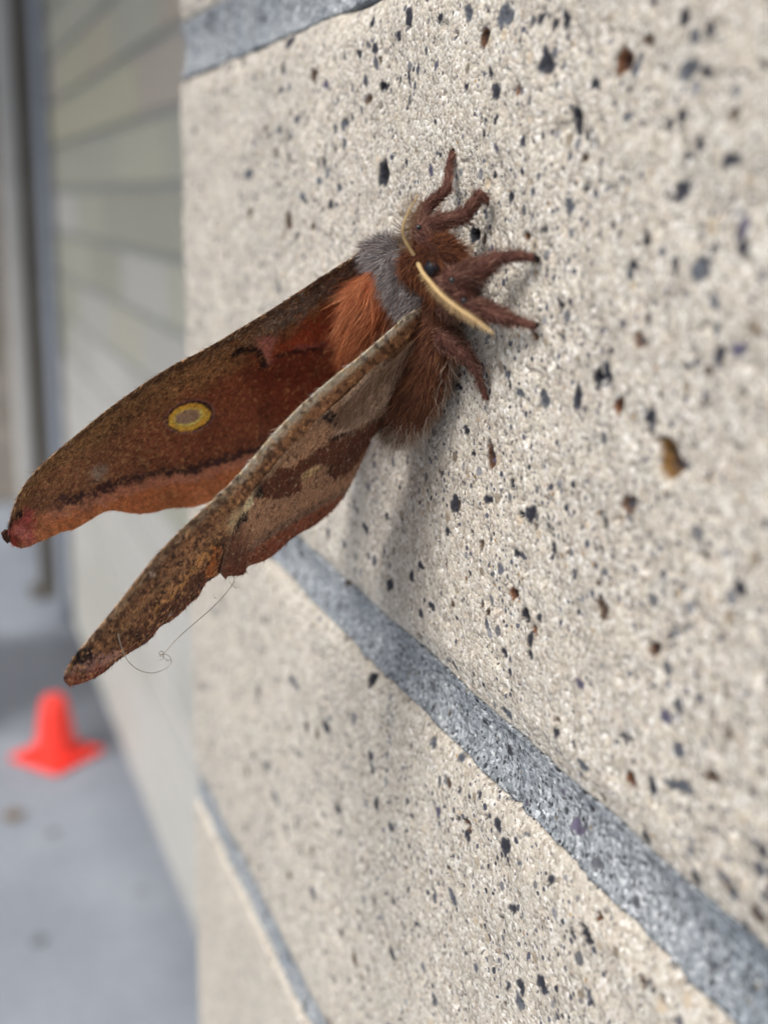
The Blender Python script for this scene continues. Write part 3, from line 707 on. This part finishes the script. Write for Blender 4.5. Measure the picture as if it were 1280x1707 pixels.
# near hindwing lies over the inner half of the forewing
def paint_hind(X, Y, s, t):
    p = Paint(X, Y, (146, 108, 80), 3, 81)
    p.poly([(730, 520), (730, 700), (628, 668), (612, 676), (600, 690), (588, 695), (575, 702), (560, 712), (546, 714), (548, 690), (556, 676), (560, 640), (640, 560)], (158, 132, 112), 8)   # grey pink base
    p.poly([(560, 640), (500, 690), (420, 780), (392, 820), (412, 812), (450, 775), (500, 730), (545, 690)], (138, 104, 78), 8)
    dark = [(630, 682), (612, 682), (598, 694), (588, 700), (572, 700), (556, 710), (540, 718), (525, 735), (500, 752), (478, 768), (452, 770), (430, 790), (414, 806), (418, 822), (440, 816), (456, 818), (472, 812), (488, 792), (492, 778), (512, 764), (530, 764), (541, 758), (537, 780), (548, 788), (566, 780), (584, 770), (602, 742), (640, 720)]
    p.poly(dark, (84, 44, 26), 4)
    p.line([(632, 682), (612, 683), (598, 694)], 3, (26, 14, 12), 4); p.line([(572, 702), (556, 712), (538, 720)], 2.5, (34, 18, 14), 4)
    p.line([(541, 760), (538, 778), (550, 787)], 2, (56, 30, 20), 3)
    p.poly([(480, 795), (488, 790), (490, 802), (474, 812)], (96, 52, 32), 3)
    p.poly([(522, 680), (540, 672), (552, 680), (538, 694), (526, 692)], (18, 12, 12), 5)
    p.poly([(556, 678), (558, 688), (542, 704), (546, 690)], (40, 24, 18), 4)
    p.ell(505, 775, 17, 5, -.55, (176, 150, 104), .3, .95); p.ell(506, 776, 12, 2.5, -.55, (146, 112, 74), .4, .8)
    p.poly([(412, 800), (424, 792), (428, 812), (420, 822), (412, 812)], (18, 12, 12), 5)
    p.poly([(388, 838), (404, 815), (412, 812), (412, 830), (396, 848), (378, 856)], (196, 176, 138), 6)
    p.poly([(378, 858), (392, 850), (405, 842), (400, 858), (386, 872), (378, 892), (375, 880)], (14, 11, 13), 5)
    # tan band, dusky line, then rust margin
    mg = [(640, 740), (584, 806), (545, 822), (500, 842), (450, 872), (410, 900), (378, 925)]
    d = dist_line(p.X, p.Y, mg); below = inside(p.X, p.Y, mg + [(340, 1000), (560, 1000), (700, 760)])
    p.put(np.where(below, sstep(0, 10, d), 0), (124, 66, 42)); p.put(1 - sstep(2, 10, d), (104, 78, 64), .75)
    p.put(np.where(below, sstep(18, 40, d), 0), (108, 54, 34), .8)
    p.put(sstep(430, 385, X) * sstep(850, 900, Y), (96, 48, 30), .8)
    p.put(1 - sstep(-0.02, .05, t), (150, 122, 96), .7)
    p.speckle(.65, 2.8, (60, 34, 22), .68, 91); p.speckle(.35, 2.6, (190, 160, 130), .76, 92)
    p.c *= (.84 + .32 * vnoise(X / 24, Y / 24, 93))[..., None]
    return p.c
near_hind = wing('hindwing', [(712, 530), (668, 562), (610, 610), (560, 655), (510, 702), (462, 752), (428, 790), (404, 822), (389, 850), (378, 880), (368, 915), (362, 945), (364, 952)],
     [(700, 640), (660, 690), (618, 718), (608, 732), (596, 765), (578, 800), (558, 834), (543, 851), (520, 868), (490, 886), (460, 908), (430, 925), (406, 936), (400, 950), (385, 953), (372, 950), (364, 953)],
     NEAR, paint_hind, 330, 130, .0010, .0009, .00014, 8000, 500, .0008, .0001, 5, 1.0, .94)
# long soft hair over the near wing's base
n_ = 2600; u = rng.random((n_, 2)); bx = 555 + 150 * u[:, 0] ** .8; by = np.interp(bx, [555, 620, 705], [668, 605, 525]) + u[:, 1] * np.interp(bx, [555, 640, 705], [26, 80, 90])
Pb = on_plane(bx, by, NEAR) + NEAR[1] * .0016
Db = on_plane(bx - 50, by + 46, NEAR) - on_plane(bx, by, NEAR); Db /= np.linalg.norm(Db, axis=1)[:, None]
Db = Db + NEAR[1] * rng.uniform(.02, .3, (n_, 1)) + rng.normal(0, .12, (n_, 3))
cb = lin(150, 124, 104)[None] * LIFT * rng.uniform(.55, 1.35, (n_, 1)); dk = rng.random(n_) < .25; cb[dk] = lin(108, 72, 50) * LIFT
fur_object('base_hair', [strands(Pb, Db, .0028 * rng.uniform(.5, 1.3, n_), .000032 * rng.uniform(.8, 1.5, n_), cb)], near_hind)

# --- body: head, thorax, abdomen and legs in one skin
ELEM = {  # kind: chains of (picture x, y, mm proud of wall, radius mm)
 'head': [[(750, 430, 4.8, 2.0), (736, 424, 5.6, 2.4), (718, 430, 6.0, 2.7), (702, 444, 6.2, 2.8)], [(716, 452, 5.8, 2.5), (738, 468, 5.2, 2.3), (748, 492, 4.6, 2.2)]],
 'collar': [[(626, 424, 6.0, 1.8), (652, 430, 6.0, 2.7), (672, 450, 6.2, 3.3), (684, 480, 6.2, 3.2), (696, 506, 6.0, 2.4)]],
 'thorax': [[(664, 462, 6.0, 3.2), (646, 488, 6.2, 4.0), (626, 518, 6.0, 4.2), (612, 552, 5.8, 3.6)]],
 'flank': [[(716, 516, 4.4, 2.9), (724, 552, 3.9, 3.1), (720, 592, 3.9, 3.3), (706, 634, 4.0, 3.6), (690, 668, 4.2, 3.6), (672, 698, 4.2, 3.0), (660, 716, 4.0, 2.2)], [(690, 520, 4.6, 3.0), (670, 570, 5.0, 3.4), (664, 620, 5.0, 3.4)]],
 'leg': [
  [(724, 412, 5, 1.4), (702, 392, 6, 1.2), (698, 366, 5.6, 1.05), (711, 346, 4.6, .9), (746, 314, 2.4, .66)], [(746, 314, 2.4, .62), (748, 286, 1.5, .54), (753, 256, .7, .46)],
  [(747, 412, 4.6, 1.4), (718, 404, 6.5, 1.4), (702, 384, 7.2, 1.2), (738, 369, 5.2, 1.1), (774, 361, 3.2, .85), (799, 326, 2.0, .72), (811, 332, 1.1, .45)],
  [(738, 472, 5.4, 1.8), (772, 488, 6, 1.6), (757, 469, 7.0, 1.5), (798, 451, 5.0, 1.35), (829, 431, 3.1, .82)], [(829, 431, 3.1, .72), (866, 426, 1.8, .60), (889, 430, .8, .5)],
  [(745, 508, 4.8, 1.7), (774, 506, 5.8, 1.5), (812, 520, 4.0, 1.25), (848, 531, 2.3, .78)], [(848, 531, 2.3, .68), (872, 538, 1.4, .57), (889, 543, .8, .46)],
  [(742, 564, 4.2, 1.6), (776, 592, 3.4, .95), (794, 619, 2.1, .62)], [(794, 619, 2.1, .56), (803, 645, 1.1, .48), (809, 663, .6, .4)]],
 'claw': [[(753, 256, .7, .42), (755, 249, .35, .26)], [(811, 332, 1.1, .42), (813, 342, .4, .25)], [(889, 430, .8, .5), (896, 431, .5, .4), (897, 437, .25, .22)], [(889, 543, .8, .46), (895, 544, .4, .32), (897, 538, .25, .2)], [(809, 663, .6, .38), (813, 666, .3, .22)]],
}
SKIN = {'head': (58, 32, 22), 'collar': (86, 78, 76), 'thorax': (132, 76, 46), 'flank': (66, 38, 26), 'leg': (70, 42, 35), 'claw': (20, 14, 14)}
import bmesh
bm = bmesh.new(); centres, rads, kinds = [], [], []
S = 100.0
for kd, chains in ELEM.items():
    for ch in chains:
        for (a, b) in zip(ch[:-1], ch[1:]):
            pa, pb = on_wall(float(a[0]), float(a[1]), a[2]), on_wall(float(b[0]), float(b[1]), b[2])
            ra, rb = a[3] / 1000, b[3] / 1000
            nst = max(2, int(np.linalg.norm(pb - pa) / (min(ra, rb) * .35)) + 1)
            for t in np.linspace(0, 1, nst):
                c = pa * (1 - t) + pb * t; r = ra * (1 - t) + rb * t
                bmesh.ops.create_icosphere(bm, subdivisions=2, radius=r * S, matrix=Matrix.Translation((c - ORG) * S))
                centres.append(c); rads.append(r); kinds.append(kd)
tmp = bpy.data.meshes.new('tmp'); bm.to_mesh(tmp); bm.free()
to = bpy.data.objects.new('tmp', tmp); col.objects.link(to)
md = to.modifiers.new('r', 'REMESH'); md.mode = 'VOXEL'; md.voxel_size = .00024 * S; md.use_smooth_shade = True
sm = to.modifiers.new('s', 'SMOOTH'); sm.iterations = 3
dg = bpy.context.evaluated_depsgraph_get(); ev = to.evaluated_get(dg).to_mesh()
bv = np.zeros(len(ev.vertices) * 3); ev.vertices.foreach_get('co', bv); bv = bv.reshape(-1, 3) / S + ORG
bf = [tuple(p.vertices) for p in ev.polygons]
bpy.data.objects.remove(to)
bq = np.array([f for f in bf if len(f) == 4]); bt = np.array([f for f in bf if len(f) == 3]).reshape(-1, 3)
centres = np.array(centres); rads = np.array(rads); kinds = np.array(kinds)
def nearest(P):
    best = np.full(len(P), 1e9); k = np.zeros(len(P), int)
    for i in range(len(centres)):
        d = np.linalg.norm(P - centres[i], axis=1) - rads[i]; m = d < best; best[m] = d[m]; k[m] = i
    return k
bk = nearest(bv)
bc = np.array([lin(*SKIN[kinds[i]]) for i in bk]) * LIFT * rng.uniform(.75, 1.2, (len(bv), 1))
body = link('body', np_mesh('body', bv - ORG, [bq] + ([bt] if len(bt) else []), bc, True, M['skin']), moth)

# fur on the body
tri = np.vstack([bq[:, [0, 1, 2]], bq[:, [0, 2, 3]]])
A_, B_, C_ = bv[tri[:, 0]], bv[tri[:, 1]], bv[tri[:, 2]]
nrm = np.cross(B_ - A_, C_ - A_); ar = np.linalg.norm(nrm, axis=1); nrm = nrm / (ar[:, None] + 1e-12)
tk = kinds[bk[tri[:, 0]]]
W_OUT = np.array([-1., 0, 0])
def flow(px0, py0, h0, px1, py1, h1):
    d = on_wall(px1, py1, h1) - on_wall(px0, py0, h0); return d / np.linalg.norm(d)
FL = {'head': flow(700., 440., 8, 760., 470., 4), 'collar': flow(690., 440., 8, 640., 510., 14), 'thorax': flow(650., 450., 9, 590., 560., 15), 'flank': flow(712., 540., 6, 655., 720., 5), 'leg': None}
HAIR = {'head': (2800, .0016, .9, .7), 'collar': (5600, .0019, .6, .8), 'thorax': (5600, .0042, .34, 1.4), 'flank': (7500, .0021, .45, 1.0), 'leg': (6500, .00095, .6, 1.0)}
HC = {'head': [(104, 60, 36), (72, 40, 26), (128, 80, 50)], 'collar': [(122, 116, 118), (92, 88, 92), (162, 156, 154), (106, 90, 80)], 'thorax': [(160, 92, 58), (130, 70, 44), (190, 130, 90), (140, 76, 46)], 'flank': [(106, 64, 40), (78, 46, 32), (130, 86, 58), (92, 52, 32)], 'leg': [(92, 60, 50), (70, 45, 39), (142, 108, 92), (84, 54, 46)]}
parts = []
for kd, (cnt, ln, nw, fw) in HAIR.items():
    sel = np.where(tk == kd)[0]
    if not len(sel): continue
    id_ = rng.choice(sel, cnt, p=ar[sel] / ar[sel].sum())
    r1, r2 = rng.random((2, cnt)); s1 = np.sqrt(r1)
    P = A_[id_] * (1 - s1)[:, None] + B_[id_] * (s1 * (1 - r2))[:, None] + C_[id_] * (s1 * r2)[:, None]
    N = nrm[id_]
    if kd == 'leg':
        seg = bk[tri[id_, 0]]; nx = np.minimum(seg + 1, len(centres) - 1); F = centres[nx] - centres[seg]
        F /= np.linalg.norm(F, axis=1)[:, None] + 1e-9; F[np.linalg.norm(centres[nx] - centres[seg], axis=1) > .004] = 0
        Lh = ln * (.4 + .9 * np.minimum(1, rads[seg] / .0015)) * rng.uniform(.5, 1.4, cnt)
    else:
        F = np.tile(FL[kd], (cnt, 1)); F = F - N * np.sum(F * N, 1)[:, None] * .6
        Lh = ln * rng.uniform(.45, 1.25, cnt)
    clump = np.stack([vnoise(P[:, 1] * 900 + k_ * 31, P[:, 2] * 900 + P[:, 0] * 700, 60 + k_) - .5 for k_ in range(3)], 1)
    D = N * nw + F * fw + clump * .9 + rng.normal(0, .13, (cnt, 3))
    pal = np.array([lin(*c) for c in HC[kd]]); c = pal[rng.integers(0, len(pal), cnt)] * LIFT * rng.uniform(.7, 1.25, (cnt, 1))
    if kd == 'flank':                           # pale fringe along the belly's wall side and tail
        hx, hy = proj(P); pale = (rng.random(cnt) < .5 * sstep(.0045, .0015, -P[:, 0]) + .65 * sstep(690, 735, hy)); c[pale] = lin(200, 178, 158) * rng.uniform(.8, 1.3, (pale.sum(), 1)); Lh[pale] *= 1.35; D[pale] += rng.normal(0, .35, (pale.sum(), 3))
    if kd == 'thorax':
        c *= (.75 + .5 * vnoise(P[:, 1] * 700, P[:, 2] * 700 + P[:, 0] * 500, 12))[:, None]
    parts.append(strands(P, D, Lh, .000034 * rng.uniform(.7, 1.5, cnt), c, bend=rng.normal(0, .16, (cnt, 3)) + F * .2))
fur_object('fur', parts, moth)
# eyes and the small glossy joints of the legs
def ball(name, c, r, mat, parent, sq=(1, 1, 1)):
    bm = bmesh.new(); bmesh.ops.create_icosphere(bm, subdivisions=3, radius=r)
    for q in bm.verts: q.co = Vector((q.co.x * sq[0], q.co.y * sq[1], q.co.z * sq[2]))
    me = bpy.data.meshes.new(name); bm.to_mesh(me); bm.free(); me.materials.append(mat)
    for p_ in me.polygons: p_.use_smooth = True
    return link(name, me, parent, Vector(c - ORG))
ball('eye', on_wall(721., 447., 7.1), .0011, M['eye'], moth)
ball('eye', on_wall(700., 412., 6.6), .0010, M['eye'], moth)
for px_, py_, h_ in ((698., 379., 8.6), (753., 467., 8.8), (773., 501., 7.6)):
    ball('leg_joint', on_wall(px_, py_, h_), .00036, M['glossy_black'], moth)
# antennae: a shaft with a comb of fine quills on both sides
def antenna(pts, r0, r1, side_len, other_len, n_q, qc):
    c = spline([(x, y, h) for x, y, h in pts], 60)
    P = on_wall(c[:, 0], c[:, 1], c[:, 2]); rr = np.linspace(r0, r1, 60)
    vv, f, t = tube(P, rr, 10)
    sh = link('antenna', np_mesh('antenna', vv - ORG, [f, t], None, True, M['antenna']), moth)
    u = np.linspace(.10, .98, n_q); X = np.stack([np.interp(u, np.linspace(0, 1, 60), P[:, k]) for k in range(3)], 1)
    T = np.stack([np.interp(u, np.linspace(0, 1, 60), np.gradient(P, axis=0)[:, k]) for k in range(3)], 1); T /= np.linalg.norm(T, axis=1)[:, None]
    V = (X - CAM); V /= np.linalg.norm(V, axis=1)[:, None]; B = np.cross(T, np.array([-.30, -.87, .38])); B /= np.linalg.norm(B, axis=1)[:, None]
    pr = []
    for sg, ln in ((1, side_len), (-1, other_len)):
        prof_ = np.sin(np.pi * np.clip(u * .9 + .08, 0, 1)) ** .6
        D = B * sg + T * .45 + rng.normal(0, .04, X.shape)
        pr.append(strands(X, D, ln * prof_ * rng.uniform(.85, 1.1, n_q), np.full(n_q, .0001), np.tile(lin(*qc), (n_q, 1)), bend=T * .25 + rng.normal(0, .03, X.shape)))
    fur_object('quills', pr, sh)
antenna([(690, 425, 9.5), (680, 410, 10.5), (673, 396, 11.2), (671, 383, 11.6), (676, 364, 11.5), (685, 346, 11.2), (692, 334, 11), (697, 324, 10.8)], .00024, .00008, .0021, .0019, 26, (140, 112, 80))
antenna([(697, 440, 10.6), (704, 454, 11), (718, 472, 11.4), (738, 494, 11.2), (762, 513, 10.4), (790, 532, 9.4), (808, 545, 8.6), (823, 556, 7.8)], .00027, .00008, .0014, .0007, 30, (222, 190, 140))

# ------------------------------------------------------------------ loose fibre caught on the near wing
fb_pts = [(378, 950), (372, 962), (340, 992), (314, 1017), (287, 1049), (268, 1077), (260, 1083), (257, 1079), (264, 1078), (262, 1086), (258, 1084), (268, 1082), (275, 1087), (275, 1096), (263, 1104), (239, 1107), (213, 1098), (194, 1081), (184, 1057), (181, 1040)]
c = spline(fb_pts, 160)
Pf = on_plane(c[:, 0], c[:, 1], NEAR) + NEAR[1] * (.0016 + .0006 * np.sin(np.linspace(0, 9, 160)))[:, None]
vv, f, t = tube(Pf, np.full(160, .00006), 5)
fo = Pf[0].copy(); vs2, qs, ts = [vv], [f], [t]; off = len(vv)
for cx_, cy_, n2 in ((261, 1083, 12), (372, 961, 8), (348, 985, 3)):
    for i in range(n2):
        a = rng.uniform(0, 6.28); L = rng.uniform(4, 13)
        cc = spline([(cx_, cy_), (cx_ + L * .6 * math.cos(a), cy_ + L * .6 * math.sin(a)), (cx_ + L * math.cos(a + .5), cy_ + L * math.sin(a + .5))], 6)
        pp = on_plane(cc[:, 0], cc[:, 1], NEAR) + NEAR[1] * (.0014 + rng.uniform(0, .0012, 1))
        v2, f2, t2 = tube(pp, np.linspace(.00003, .00001, 6), 4); vs2.append(v2); qs.append(f2 + off); ts.append(t2 + off); off += len(v2)
fibre = link('loose_fibre', np_mesh('loose_fibre', np.vstack(vs2) - fo, [np.vstack(qs), np.vstack(ts)], None, True, M['fibre']), None, fo)
tag(fibre, 'thin pale curled fibre snagged on the edge of the moth wing', 'fibre')
